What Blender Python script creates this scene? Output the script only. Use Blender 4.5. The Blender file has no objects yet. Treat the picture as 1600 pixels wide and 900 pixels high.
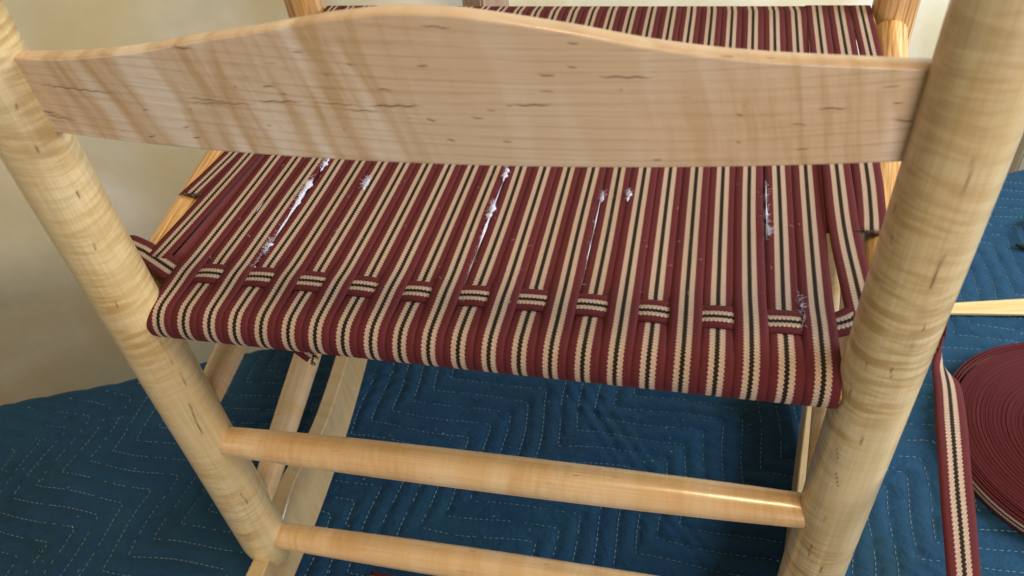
import bpy, bmesh, math, random
import numpy as np
from mathutils import Vector, Matrix
random.seed(7); rng = np.random.default_rng(7)
S = bpy.context.scene
COL = S.collection

# ------------------------------------------------------------------ camera
cd = bpy.data.cameras.new("camera"); cam = bpy.data.objects.new("camera", cd); COL.objects.link(cam)
RC = Matrix(((0.972005, -0.079406, 0.221136), (0.213715, 0.689872, -0.691667), (-0.097633, 0.719564, 0.687529)))
cam.matrix_world = Matrix.Translation((0.110246, -0.261760, 0.426350)) @ RC.to_4x4()
cd.sensor_width = 36; cd.lens = 27.45; cd.clip_start = 0.01; cd.clip_end = 60
cd.dof.use_dof = True; cd.dof.focus_distance = 0.50; cd.dof.aperture_fstop = 14.0
S.camera = cam

# ------------------------------------------------------------------ light (a room, lamps only)
W = bpy.data.worlds.new("World"); S.world = W; W.use_nodes = True
W.node_tree.nodes["Background"].inputs[0].default_value = (1.0, 0.96, 0.90, 1)
W.node_tree.nodes["Background"].inputs[1].default_value = 0.10
S.view_settings.view_transform = 'Standard'; S.view_settings.look = 'None'
S.view_settings.exposure = -0.06; S.view_settings.gamma = 1.0

def area(name, loc, target, size, power, col, sy=None):
    l = bpy.data.lights.new(name, 'AREA'); l.energy = power; l.color = col
    l.shape = 'RECTANGLE'; l.size = size; l.size_y = sy or size
    o = bpy.data.objects.new(name, l); COL.objects.link(o); o.location = loc
    o.rotation_euler = (Vector(target) - Vector(loc)).to_track_quat('-Z', 'Y').to_euler()
    return o
area("ceiling_lamp", (0.32, -0.30, 1.70), (0.1, 0.10, 0.0), 0.34, 17.0, (1.0, 0.78, 0.47))
area("window_light", (1.30, 0.30, 0.62), (0.40, 0.62, -0.15), 0.7, 27.0, (0.86, 0.94, 0.98), 0.7)
area("room_light_behind", (0.95, -1.45, 0.10), (0.0, 0.0, 0.20), 0.9, 18.0, (1.0, 0.92, 0.83), 0.7)
area("fill_light_left", (-1.15, -0.75, 0.25), (-0.55, 0.60, 0.15), 0.6, 3.0, (1.0, 0.88, 0.66), 0.6)  # added fill with no real lamp behind it, brightens the left wall

# ------------------------------------------------------------------ node helpers
class NT:
    def __init__(s, name):
        s.m = bpy.data.materials.new(name); s.m.use_nodes = True
        s.t = s.m.node_tree; s.n = s.t.nodes; s.b = s.n["Principled BSDF"]
    def new(s, typ, **kw):
        n = s.n.new(typ)
        for k, v in kw.items(): setattr(n, k, v)
        return n
    def set(s, sock, v):
        if hasattr(v, 'is_linked') or isinstance(v, bpy.types.NodeSocket): s.t.links.new(v, sock)
        elif isinstance(v, (tuple, list)) and len(v) == 3 and sock.type == 'RGBA': sock.default_value = (*v, 1)
        else: sock.default_value = v
    def attr(s, name):
        return s.new('ShaderNodeAttribute', attribute_name=name)
    def vmul(s, v, k):
        n = s.new('ShaderNodeVectorMath', operation='MULTIPLY'); s.set(n.inputs[0], v); s.set(n.inputs[1], k); return n.outputs[0]
    def vadd(s, v, k):
        n = s.new('ShaderNodeVectorMath', operation='ADD'); s.set(n.inputs[0], v); s.set(n.inputs[1], k); return n.outputs[0]
    def noise(s, v, scale=1.0, detail=2.0, rough=0.5, dist=0.0, col=False):
        n = s.new('ShaderNodeTexNoise'); s.set(n.inputs['Vector'], v); n.inputs['Scale'].default_value = scale
        n.inputs['Detail'].default_value = detail; n.inputs['Roughness'].default_value = rough; n.inputs['Distortion'].default_value = dist
        return n.outputs['Color'] if col else n.outputs[0]
    def math(s, op, a, b=None, c=None, clamp=False):
        n = s.new('ShaderNodeMath', operation=op, use_clamp=clamp); s.set(n.inputs[0], a)
        if b is not None: s.set(n.inputs[1], b)
        if c is not None: s.set(n.inputs[2], c)
        return n.outputs[0]
    def ramp(s, v, stops, interp='LINEAR'):
        n = s.new('ShaderNodeValToRGB'); s.set(n.inputs[0], v); r = n.color_ramp; r.interpolation = interp
        while len(r.elements) < len(stops): r.elements.new(0.5)
        for e, (p, c) in zip(r.elements, stops):
            e.position = p; e.color = (*c, 1) if isinstance(c, (tuple, list)) else (c, c, c, 1)
        return n.outputs[0]
    def mrange(s, v, a, b, c, d):
        n = s.new('ShaderNodeMapRange'); s.set(n.inputs[0], v)
        for i, x in enumerate((a, b, c, d)): n.inputs[i+1].default_value = x
        return n.outputs[0]
    def mix(s, f, a, b, mode='MIX'):
        n = s.new('ShaderNodeMix', data_type='RGBA', blend_type=mode); s.set(n.inputs[0], f); s.set(n.inputs[6], a); s.set(n.inputs[7], b)
        return n.outputs[2]
    def sep(s, v):
        n = s.new('ShaderNodeSeparateXYZ'); s.set(n.inputs[0], v); return n.outputs
    def bump(s, h, strength=0.3, dist=0.001, normal=None):
        n = s.new('ShaderNodeBump'); s.set(n.inputs['Height'], h); n.inputs['Strength'].default_value = strength
        n.inputs['Distance'].default_value = dist
        if normal is not None: s.set(n.inputs['Normal'], normal)
        return n.outputs[0]
    def out(s, **kw):
        for k, v in kw.items(): s.set(s.b.inputs[k.replace('_', ' ')], v)
        return s.m

# ------------------------------------------------------------------ materials
def maple(name, base=(0.60, 0.43, 0.265), dark=(0.43, 0.265, 0.13), pale=(0.70, 0.55, 0.38), curl=1.0, rings=0.0, period=115.0, marks=False, rough=0.33, shear=0.0, lat=24, fine=0.0, flecks=0.75):
    t = NT(name); P = t.attr('wood').outputs['Vector']
    # figure: bands that run across the length, bent and broken up
    if shear:
        sp = t.sep(P); cx = t.new('ShaderNodeCombineXYZ'); P0 = P
        t.set(cx.inputs[0], t.math('ADD', sp[0], t.math('MULTIPLY', sp[1], shear))); t.set(cx.inputs[1], sp[1]); t.set(cx.inputs[2], sp[2]); P = cx.outputs[0]
    w = t.noise(t.vmul(P, (18, 26, 26)), 1.0, 1.0, col=True)
    Pw = t.vadd(P, t.vmul(t.vadd(w, (-.5, -.5, -.5)), (0.012, 0.0, 0.0)))
    f1 = t.noise(t.vmul(Pw, (period, lat, lat)), 1.0, 3.0, 0.62)
    f2 = t.noise(t.vmul(Pw, (period*0.4, 9, 9)), 1.0, 1.0, 0.5)
    mask = t.mrange(t.noise(t.vmul(P, (9, 22, 22)), 1.0, 1.0), 0.38, 0.62, 0.15, 1.0)
    c1 = t.mrange(f1, 0.44, 0.60, 0.0, 1.0)
    if fine:
        f3 = t.noise(t.vmul(Pw, (300, 42, 42)), 1.0, 2.0, 0.55)
        c1 = t.math('ADD', t.math('MULTIPLY', c1, 1-fine), t.math('MULTIPLY', t.mrange(f3, 0.42, 0.60, 0.0, 1.0), fine))
    if shear:
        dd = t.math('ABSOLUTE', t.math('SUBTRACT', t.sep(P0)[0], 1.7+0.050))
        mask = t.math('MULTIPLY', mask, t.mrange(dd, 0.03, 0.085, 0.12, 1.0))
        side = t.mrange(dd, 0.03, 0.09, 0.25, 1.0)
        P = P0
    c = t.math('MULTIPLY', t.math('MULTIPLY', c1, mask), 0.68*curl)
    col = t.mix(c, base, dark)
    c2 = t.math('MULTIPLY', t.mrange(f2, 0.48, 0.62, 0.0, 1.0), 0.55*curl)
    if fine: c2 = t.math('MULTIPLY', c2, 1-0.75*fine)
    if shear: c2 = t.math('MULTIPLY', t.math('MULTIPLY', c2, side), 1.45, clamp=True)  # slat: sheen of the curl put into the colour, paler bands towards the ends
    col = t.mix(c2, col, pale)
    # broad warm and cool tone drift
    tone = t.noise(t.vmul(P, (7, 10, 10)), 1.0, 2.0)
    col = t.mix(t.mrange(tone, 0.4, 0.65, 0.0, 0.45), col, t.mix(1.0, col, (0.97, 0.80, 0.60), 'MULTIPLY'))
    # fine fibres along the length
    g = t.noise(t.vmul(P, (14, 900, 900)), 1.0, 3.0, 0.6)
    col = t.mix(t.mrange(g, 0.32, 0.70, 0.0, 0.38), col, dark)
    if rings:
        s = t.sep(t.vadd(P, t.vmul(t.noise(t.vmul(P, (7, 45, 45)), 1.0, 2.5, col=True), (0, 0.009, 0.0))))
        ph = t.math('MULTIPLY', s[1], 2*math.pi/0.0048)
        r = t.math('POWER', t.math('ABSOLUTE', t.math('SINE', t.math('MULTIPLY', ph, 0.5))), 14.0)
        brk = t.mrange(t.noise(t.vmul(P, (40, 90, 0)), 1.0, 2.0), 0.35, 0.6, 0.3, 1.0)
        col = t.mix(t.math('MULTIPLY', t.math('MULTIPLY', r, brk), rings), col, (0.30, 0.17, 0.10))
    # small mineral flecks along the fibre
    fl = t.noise(t.vmul(P, (75, 620, 620)), 1.0, 1.0, 0.4)
    fm = t.noise(t.vmul(P, (30, 60, 60)), 1.0, 1.0)
    fleck = t.math('MULTIPLY', t.mrange(fl, 0.735, 0.79, 0.0, 1.0), t.mrange(fm, 0.5, 0.56, 0.0, 1.0))
    col = t.mix(t.math('MULTIPLY', fleck, flecks), col, (0.16, 0.075, 0.035))
    if marks:
        mk = t.attr('mark').outputs['Fac']
        col = t.mix(t.math('MULTIPLY', mk, 1.0, clamp=True), col, (0.12, 0.055, 0.025))
    rg = t.mrange(f1, 0.3, 0.7, rough-0.05, rough+0.10)
    nb = t.bump(t.noise(t.vmul(P, (60, 700, 700)), 1.0, 2.0), 0.12, 0.0004)
    return t.out(Base_Color=col, Roughness=rg, Normal=nb, Coat_Weight=0.5, Coat_Roughness=0.14)

M_post = maple("maple_post", base=(0.70, 0.56, 0.32), dark=(0.42, 0.265, 0.09), pale=(0.80, 0.72, 0.52), curl=1.30, period=125, marks=True, fine=0.88, flecks=0.15)
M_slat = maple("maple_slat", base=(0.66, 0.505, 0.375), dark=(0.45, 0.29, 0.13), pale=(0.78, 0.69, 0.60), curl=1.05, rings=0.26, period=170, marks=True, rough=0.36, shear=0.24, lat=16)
M_rung = maple("maple_rung", base=(0.72, 0.51, 0.29), dark=(0.46, 0.26, 0.09), pale=(0.82, 0.68, 0.50), curl=0.95, rough=0.29, fine=0.4)
M_rocker = maple("maple_rocker", base=(0.60, 0.45, 0.25), dark=(0.40, 0.25, 0.10), pale=(0.64, 0.54, 0.36), curl=0.55, rough=0.35)

def oak(name, base=(0.60, 0.33, 0.11), dark=(0.30, 0.13, 0.035), pale=(0.80, 0.53, 0.24)):
    t = NT(name); P = t.attr('wood').outputs['Vector']
    w = t.noise(t.vmul(P, (14, 40, 40)), 1.0, 2.0, col=True)
    Pw = t.vadd(P, t.vmul(w, (0, 0.004, 0.004)))
    g1 = t.noise(t.vmul(Pw, (9, 330, 330)), 1.0, 3.0, 0.6)
    g2 = t.noise(t.vmul(Pw, (22, 900, 900)), 1.0, 2.0, 0.6)
    col = t.ramp(g1, [(0.30, dark), (0.47, base), (0.62, pale)])
    pore = t.mrange(g2, 0.60, 0.68, 0.0, 0.6)
    col = t.mix(pore, col, dark)
    nb = t.bump(g2, 0.25, 0.0005)
    return t.out(Base_Color=col, Roughness=0.38, Normal=nb, Coat_Weight=0.3, Coat_Roughness=0.2)
M_oak = oak("oiled_oak")
M_endoak = oak("oak_front_post", (0.50, 0.27, 0.10), (0.25, 0.115, 0.04), (0.64, 0.42, 0.22))

def webbing(name):
    t = NT(name); uv = t.new('ShaderNodeUVMap', uv_map='UVMap').outputs[0]
    s = t.sep(uv); u, v = s[0], s[1]
    saw = t.math('SINE', t.math('MULTIPLY', v, 2*math.pi/0.0021))
    n = t.noise(t.vmul(uv, (14, 900, 0)), 1.0, 2.0)
    uw = t.math('ADD', u, t.math('MULTIPLY', saw, 0.019))
    uw = t.math('ADD', uw, t.math('MULTIPLY', t.math('SUBTRACT', n, 0.5), 0.022))
    mar, cre, drk = (0.132, 0.023, 0.029), (0.62, 0.49, 0.41), (0.020, 0.016, 0.008)
    col = t.ramp(uw, [(0.0, mar), (0.272, cre), (0.430, drk), (0.570, cre), (0.728, mar)], 'CONSTANT')
    # yarns: pick and end shading as relief, a little uneven dye
    rib = t.math('SINE', t.math('MULTIPLY', v, 2*math.pi/0.00075))
    end = t.math('SINE', t.math('MULTIPLY', u, 2*math.pi*14))
    chk = t.math('MULTIPLY', rib, end)
    du = t.math('ABSOLUTE', t.math('SUBTRACT', uw, 0.5))
    increm = t.math('MULTIPLY', t.math('GREATER_THAN', du, 0.062), t.math('LESS_THAN', du, 0.238))
    # chevron bumps on the cream cords
    chev = t.math('SINE', t.math('ADD', t.math('MULTIPLY', v, 2*math.pi/0.0021), t.math('MULTIPLY', t.math('ABSOLUTE', t.math('SUBTRACT', du, 0.15)), 30.0)))
    dye = t.noise(t.vmul(uv, (9, 260, 0)), 1.0, 4.0, 0.7)
    dye2 = t.noise(t.vmul(uv, (34, 1000, 0)), 1.0, 2.0, 0.7)
    col = t.mix(t.mrange(dye, 0.3, 0.7, 0.0, 0.30), col, t.mix(1.0, col, (0.72, 0.62, 0.66), 'MULTIPLY'))
    col = t.mix(t.mrange(dye2, 0.38, 0.62, 0.0, 0.75), col, t.mix(1.0, col, (0.62, 0.55, 0.55), 'MULTIPLY'))
    rnd = t.new('ShaderNodeObjectInfo').outputs['Random']
    col = t.mix(t.mrange(rnd, 0.0, 1.0, 0.0, 0.45), col, t.mix(1.0, col, (0.78, 0.74, 0.66), 'MULTIPLY'))
    pick = t.mrange(t.math('SINE', t.math('MULTIPLY', v, 2*math.pi/0.00105)), -1.0, 0.2, 0.35, 0.0)
    col = t.mix(pick, col, t.mix(1.0, col, (0.5, 0.42, 0.45), 'MULTIPLY'))
    gap = t.math('MULTIPLY', increm, t.mrange(chev, -1.0, -0.2, 0.45, 0.0))
    col = t.mix(gap, col, (0.30, 0.20, 0.12))
    hgt = t.math('ADD', t.math('MULTIPLY', chk, 0.35), t.math('MULTIPLY', t.math('MULTIPLY', chev, increm), 0.55))
    hgt = t.math('ADD', hgt, t.math('MULTIPLY', increm, 0.25))
    nb = t.bump(hgt, 0.55, 0.00030)
    t.b.inputs['Sheen Weight'].default_value = 0.0; t.b.inputs['Sheen Roughness'].default_value = 0.5
    t.b.inputs['Sheen Tint'].default_value = (0.8, 0.65, 0.75, 1)
    t.b.inputs['Specular IOR Level'].default_value = 0.2
    return t.out(Base_Color=col, Roughness=0.85, Normal=nb)
M_web = webbing("striped_webbing")

def fabric(name, col, var=0.3, scale=400, rough=0.9, sheen=0.3):
    t = NT(name); g = t.new('ShaderNodeNewGeometry').outputs['Position']
    n = t.noise(g, scale, 3.0, 0.6); n2 = t.noise(g, scale*0.05, 3.0, 0.6)
    c = t.mix(t.mrange(n, 0.3, 0.7, 0.0, var), col, tuple(x*0.55 for x in col))
    c = t.mix(t.mrange(n2, 0.35, 0.65, 0.0, 0.35), c, tuple(x*0.7 for x in col))
    t.b.inputs['Sheen Weight'].default_value = sheen
    t.b.inputs['Specular IOR Level'].default_value = 0.15
    return t.out(Base_Color=c, Roughness=rough, Normal=t.bump(n, 0.3, 0.0008))

def blanket_mat():
    t = NT("quilted_blue_cloth"); g = t.new('ShaderNodeNewGeometry').outputs['Position']
    blot = t.noise(t.vmul(g, (7, 7, 7)), 1.0, 4.0, 0.65)
    mott = t.noise(t.vmul(g, (45, 60, 50)), 1.0, 4.0, 0.7)
    nap = t.noise(g, 900, 2.0, 0.6)
    col = t.ramp(blot, [(0.30, (0.011, 0.038, 0.060)), (0.5, (0.011, 0.047, 0.118)), (0.70, (0.012, 0.060, 0.110))])
    col = t.mix(t.mrange(mott, 0.35, 0.7, 0.0, 0.5), col, (0.020, 0.078, 0.150))
    col = t.mix(t.mrange(nap, 0.35, 0.75, 0.0, 0.45), col, (0.010, 0.036, 0.060))
    hw = t.noise(t.vmul(g, (48, 75, 40)), 1.0, 4.0, 0.65, 0.8)
    nb = t.bump(hw, 0.5, 0.008); nb = t.bump(nap, 0.4, 0.0006, nb)
    t.b.inputs['Sheen Weight'].default_value = 0.08; t.b.inputs['Sheen Tint'].default_value = (0.4, 0.7, 1.0, 1)
    t.b.inputs['Specular IOR Level'].default_value = 0.15
    return t.out(Base_Color=col, Roughness=0.9, Normal=nb)
M_blanket = blanket_mat()
M_thread = fabric("white_thread", (0.21, 0.33, 0.40), 0.3, 600)
M_maroon = fabric("maroon_edge", (0.19, 0.024, 0.034), 0.5, 1500)
M_fray = fabric("dark_frayed_yarn", (0.035, 0.014, 0.014), 0.4, 1500)
M_creamfray = fabric("cream_frayed_yarn", (0.30, 0.23, 0.15), 0.4, 1500)
M_pad = fabric("foam_padding", (0.60, 0.58, 0.74), 0.2, 300)

def fluff_mat():
    t = NT("white_batting")
    t.b.inputs['Subsurface Weight'].default_value = 0.3; t.b.inputs['Subsurface Radius'].default_value = (0.003, 0.003, 0.004)
    g = t.new('ShaderNodeNewGeometry').outputs['Position']; n = t.noise(g, 900, 3.0, 0.7)
    return t.out(Base_Color=t.ramp(n, [(0.3, (0.52, 0.52, 0.70)), (0.7, (0.74, 0.73, 0.88))]), Roughness=1.0, Alpha=t.mrange(n, 0.30, 0.55, 0.65, 1.0))
M_fluff = fluff_mat()

def wall_mat():
    t = NT("cream_painted_wall"); g = t.new('ShaderNodeNewGeometry').outputs['Position']
    n = t.noise(t.vmul(g, (3.2, 3.2, 4.2)), 1.0, 2.5, 0.55, 0.8); n2 = t.noise(g, 60, 4.0, 0.6)
    m = t.noise(t.vmul(g, (7, 7, 5)), 1.0, 2.0, 0.5)
    c = t.ramp(n, [(0.32, (0.63, 0.61, 0.48)), (0.5, (0.74, 0.67, 0.51)), (0.68, (0.84, 0.80, 0.72))])
    c = t.mix(t.mrange(m, 0.45, 0.68, 0.0, 0.6), c, (0.60, 0.46, 0.21))
    c = t.mix(t.mrange(n2, 0.35, 0.7, 0.0, 0.12), c, (0.40, 0.33, 0.22))
    return t.out(Base_Color=c, Roughness=0.75, Normal=t.bump(n2, 0.12, 0.002))
M_wall = wall_mat()
def plain(name, col, rough=0.5, nscale=200, var=0.2, metal=0.0):
    t = NT(name); g = t.new('ShaderNodeNewGeometry').outputs['Position']; n = t.noise(g, nscale, 3.0, 0.6)
    t.b.inputs['Metallic'].default_value = metal
    return t.out(Base_Color=t.mix(t.mrange(n, 0.3, 0.7, 0, var), col, tuple(x*0.6 for x in col)), Roughness=rough, Normal=t.bump(n, 0.1, 0.0008))
M_trim = plain("painted_trim", (0.60, 0.55, 0.42), 0.5, 60, 0.25)
M_floor = plain("room_floor", (0.28, 0.19, 0.11), 0.5, 20, 0.4)
M_green = plain("dark_green_metal", (0.015, 0.035, 0.028), 0.35, 300, 0.3, 0.4)
M_hole = plain("dark_hole", (0.02, 0.012, 0.008), 0.8)
M_stick = oak("pale_stick_wood", (0.62, 0.45, 0.20), (0.50, 0.33, 0.13), (0.70, 0.53, 0.28))
M_postbg = oak("pinkish_brown_wood", (0.42, 0.28, 0.20), (0.24, 0.13, 0.07), (0.52, 0.38, 0.30))

# ------------------------------------------------------------------ object helpers
def mesh_obj(name, verts, faces, mat, parent=None, uvs=None, wood=None, mark=None, smooth=True):
    me = bpy.data.meshes.new(name)
    verts = np.asarray(verts, dtype=float)
    me.from_pydata(verts.tolist(), [], faces if isinstance(faces, list) else faces.tolist())
    if uvs is not None:
        uvl = me.uv_layers.new(name='UVMap')
        li = np.empty(len(me.loops), dtype=np.int32); me.loops.foreach_get('vertex_index', li)
        uvl.data.foreach_set('uv', np.asarray(uvs, dtype=np.float32)[li].ravel())
    if wood is not None:
        a = me.attributes.new('wood', 'FLOAT_VECTOR', 'POINT'); a.data.foreach_set('vector', np.asarray(wood, dtype=np.float32).ravel())
    if mark is not None:
        a = me.attributes.new('mark', 'FLOAT', 'POINT'); a.data.foreach_set('value', np.asarray(mark, dtype=np.float32))
    if smooth: me.polygons.foreach_set('use_smooth', [True]*len(me.polygons))
    me.materials.append(mat)
    bm = bmesh.new(); bm.from_mesh(me); bmesh.ops.recalc_face_normals(bm, faces=bm.faces[:]); bm.to_mesh(me); bm.free()
    me.update()
    o = bpy.data.objects.new(name, me); COL.objects.link(o)
    if parent: 
        o.parent = parent; o.matrix_parent_inverse = Matrix.Translation(parent.location).inverted()
    return o
def thing(name, label, cat, loc=(0, 0, 0), group=None):
    o = bpy.data.objects.new(name, None); COL.objects.link(o); o.location = loc; o.empty_display_size = 0.05
    o['label'] = label; o['category'] = cat
    if group: o['group'] = group
    return o
def tag(o, label=None, cat=None, kind=None, group=None):
    if label: o['label'] = label
    if cat: o['category'] = cat
    if kind: o['kind'] = kind
    if group: o['group'] = group
    return o

def grid_faces(nu, nv, closed_u=False):
    f = []
    for j in range(nv-1):
        for i in range(nu if closed_u else nu-1):
            a = j*nu + i; b = j*nu + (i+1) % nu
            f.append((a, b, b+nu, a+nu))
    return f

def lathe(name, p0, p1, prof, mat, parent, seg=40, n=120, bend=None, squash=None, mark=None):
    """Turned piece between p0 and p1; prof(t) gives the radius at t in 0..1."""
    p0 = np.array(p0, float); p1 = np.array(p1, float); L = np.linalg.norm(p1-p0); d = (p1-p0)/L
    a = np.cross(d, (0, 0, 1.0)) if abs(d[2]) < 0.9 else np.cross(d, (0, 1.0, 0)); a /= np.linalg.norm(a); b = np.cross(d, a)
    off = rng.uniform(-3, 3, 3)
    V = []; Wd = []
    th = np.linspace(0, 2*np.pi, seg, endpoint=False)
    for t in np.linspace(0, 1, n):
        r = prof(t)*(1 + 0.006*np.sin(3*th+9*t)) ; c = p0 + d*L*t + (bend(t) if bend else 0)
        V.append(c + np.outer(np.cos(th)*r, a) + np.outer(np.sin(th)*r, b))
        Wd.append(np.stack([np.full(seg, L*t), np.cos(th)*r, np.sin(th)*r], 1) + off)
    V = np.vstack(V); Wd = np.vstack(Wd)
    F = grid_faces(seg, n, True)
    F.append(tuple(range(seg))); F.append(tuple((n-1)*seg + i for i in range(seg)))
    mk = None
    if mark is not None:
        mk = np.zeros(len(V))
        for ln in mark:
            ln = np.array(ln); w = rng.uniform(.00028, .00048)
            for a0, a1 in zip(ln[:-1], ln[1:]):
                dv = a1-a0; q = np.clip(((V-a0) @ dv)/(dv @ dv), 0, 1); ds_ = np.linalg.norm(V-a0-q[:, None]*dv, axis=1)
                mk = np.maximum(mk, np.exp(-(ds_/w)**2)*0.9)
    return mesh_obj(name, V, F, mat, parent, wood=Wd, mark=mk)

def box(name, c, half, mat, parent=None, rot=None, bev=0.001, along=0):
    bm = bmesh.new(); bmesh.ops.create_cube(bm, size=2)
    for v in bm.verts: v.co = Vector([v.co[i]*half[i] for i in range(3)])
    if bev: bmesh.ops.bevel(bm, geom=bm.edges[:], offset=bev, segments=2, affect='EDGES')
    off = rng.uniform(-3, 3, 3); vs = [v.co.copy() for v in bm.verts]; fs = [tuple(v.index for v in f.verts) for f in bm.faces]
    order = [along] + [i for i in range(3) if i != along]
    wd = [[v[order[0]]+off[0], v[order[1]]+off[1], v[order[2]]+off[2]] for v in vs]
    R = rot or Matrix.Identity(3)
    vs = [R @ v + Vector(c) for v in vs]; bm.free()
    return mesh_obj(name, vs, fs, mat, parent, wood=wd, smooth=False)

def smooth_path(P, n):
    """Catmull-Rom through rows of P, resampled to n even steps."""
    P = np.array(P, float); Q = np.vstack([2*P[0]-P[1], P, 2*P[-1]-P[-2]])
    out = []
    for i in range(1, len(Q)-2):
        for t in np.linspace(0, 1, 24, endpoint=False):
            a, b, c, d = Q[i-1], Q[i], Q[i+1], Q[i+2]
            out.append(0.5*((2*b) + (-a+c)*t + (2*a-5*b+4*c-d)*t*t + (-a+3*b-3*c+d)*t**3))
    out.append(P[-1]); out = np.array(out)
    s = np.r_[0, np.cumsum(np.linalg.norm(np.diff(out[:, :3], axis=0), axis=1))]
    q = np.linspace(0, s[-1], n)
    return np.stack([np.interp(q, s, out[:, k]) for k in range(out.shape[1])], 1)

NCR = 8
def ribbon(name, path, side, mat, parent, width=0.016, thick=0.0011, v0=None, conform=None, crown=0.00004, wfun=None):
    """A woven strap: closed cross-section swept along a path; side gives the across direction."""
    path = np.asarray(path, float); n = len(path)
    side = np.broadcast_to(np.asarray(side, float), path.shape).copy()
    T = np.gradient(path, axis=0); T /= np.linalg.norm(T, axis=1)[:, None]
    side -= (side*T).sum(1)[:, None]*T; side /= np.linalg.norm(side, axis=1)[:, None]
    N = np.cross(T, side)
    s = np.r_[0, np.cumsum(np.linalg.norm(np.diff(path, axis=0), axis=1))] + (rng.uniform(0, 5) if v0 is None else v0)
    us = np.linspace(0, 1, NCR); V = []; UV = []
    wob = 1 + 0.006*np.sin(s*140+rng.uniform(0, 6))
    for k in range(n):
        wd = width*wob[k]*(wfun(k/(n-1)) if wfun else 1)
        top = [path[k] + side[k]*(u-.5)*wd + N[k]*(thick/2*(1-0.20*(abs(2*u-1)**8)) + crown*(1-(2*u-1)**2)) for u in us]
        bot = [path[k] + side[k]*(u-.5)*wd - N[k]*(thick/2*(1-0.20*(abs(2*u-1)**8))) for u in us[::-1]]
        V += top + bot; UV += [(u, s[k]) for u in us] + [(u, s[k]) for u in us[::-1]]
    V = np.array(V)
    if conform is not None: V[:, 2] += conform(V[:, 0], V[:, 1], V[:, 2])
    F = grid_faces(2*NCR, n, True)
    F.append(tuple(range(2*NCR))); F.append(tuple((n-1)*2*NCR + i for i in range(2*NCR)))
    return mesh_obj(name, V, F, mat, parent, uvs=UV)

def threads(name, segs, rad, mat, parent=None):
    """Many thin three-sided threads, each a polyline, as one mesh."""
    V = []; F = []
    for pl in segs:
        pl = np.asarray(pl, float); T = np.gradient(pl, axis=0); T /= np.linalg.norm(T, axis=1)[:, None] + 1e-9
        a = np.cross(T, (0.31, 0.2, 0.93)); a /= np.linalg.norm(a, axis=1)[:, None] + 1e-9; b = np.cross(T, a)
        b0 = len(V)
        for k in range(len(pl)):
            for q in range(3):
                an = 2*math.pi*q/3; V.append(pl[k] + rad*(math.cos(an)*a[k] + math.sin(an)*b[k]))
        for k in range(len(pl)-1):
            for q in range(3):
                F.append((b0+3*k+q, b0+3*k+(q+1) % 3, b0+3*k+3+(q+1) % 3, b0+3*k+3+q))
        F.append((b0, b0+1, b0+2)); e = b0+3*(len(pl)-1); F.append((e, e+1, e+2))
    return mesh_obj(name, V, F, mat, parent)

# ------------------------------------------------------------------ setting: wall, floor, blanket
ZB = -0.224
E = np.array([0.902, 0.432]); Nn = np.array([-0.432, 0.902]); EDGE = 0.401; WALL = 0.72
def st(s, t, z): return (E[0]*s + Nn[0]*t, E[1]*s + Nn[1]*t, z)
nx, nz = 60, 40
V = []
for j in range(nz+1):
    for i in range(nx+1):
        V.append(st(-3+6*i/nx, WALL + 0.002*math.sin(i*1.7+j*.9), -0.9 + 3.0*j/nz))
wall = mesh_obj('wall', V, grid_faces(nx+1, nz+1), M_wall); tag(wall, kind='structure')
fl = mesh_obj('floor', [st(-3, -3, -0.9), st(3, -3, -0.9), st(3, WALL+.01, -0.9), st(-3, WALL+.01, -0.9)], [(0, 1, 2, 3)], M_floor, smooth=False)
tag(fl, kind='structure')
RW = Matrix(((E[0], Nn[0], 0), (E[1], Nn[1], 0), (0, 0, 1)))

# --- quilted blanket: stair-stepped rows of stitching sunk into padded cloth
H_, V_, D_ = 0.108, 0.0875, 0.0178
def stair(x, y):
    # small wander so that the rows are not machine perfect
    x = x + 0.0022*np.sin(y*23+1.3) + 0.0016*np.sin(y*61+x*17) - 0.171
    y = y + 0.0022*np.sin(x*19+0.4) + 0.0014*np.sin(x*53+y*31) - 0.249
    best = np.full(np.shape(x), 1e9)
    for n in range(-9, 10):
        a = x - n*H_ ; b = y + n*V_
        h = 0.006                                   # rounded corner
        m = np.where(np.abs(a-b) < h, (a+b)/2 + ((a-b)**2)/(4*h) + h/4, np.maximum(a, b))
        best = np.minimum(best, m)
    return best
ds = 0.0028
ss = np.arange(-0.95, 1.45, ds)
tt = np.concatenate([np.arange(-0.75, EDGE-0.012, ds), EDGE-0.012 + np.linspace(0, 1, 10)*0.012*math.pi/2 + 0.0, ])
drape = np.linspace(0.004, 0.30, 30)
Sg, Tg = np.meshgrid(ss, np.concatenate([tt, tt[-1]+drape]))
edge_w = 0.004*np.sin(ss*9)+0.003*np.sin(ss*23+1)
Tl = Tg.copy(); Z = np.zeros_like(Tg); r = 0.012; t0 = EDGE - r
over = Tl - t0
arc = np.clip(over/r, 0, math.pi/2)
Tp = np.where(over > 0, t0 + r*np.sin(arc), Tl) + edge_w[None, :]*np.clip((Tl-0.2)/0.2, 0, 1)
Z = np.where(over > 0, -r*(1-np.cos(arc)) - np.maximum(over - r*math.pi/2, 0), 0.0)
X = E[0]*Sg + Nn[0]*Tp; Y = E[1]*Sg + Nn[1]*Tp
Xf = E[0]*Sg + Nn[0]*Tl; Yf = E[1]*Sg + Nn[1]*Tl
lev = stair(Xf, Yf); ph = np.abs(np.sin(np.pi*lev/D_))
puff = 0.0025*(ph**0.7) - 0.0017
wr = 0.0
for k in range(14):
    kx, ky = rng.normal(0, 38, 2); wr = wr + 0.00022*np.sin(kx*Xf + ky*Yf + rng.uniform(0, 6))
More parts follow.
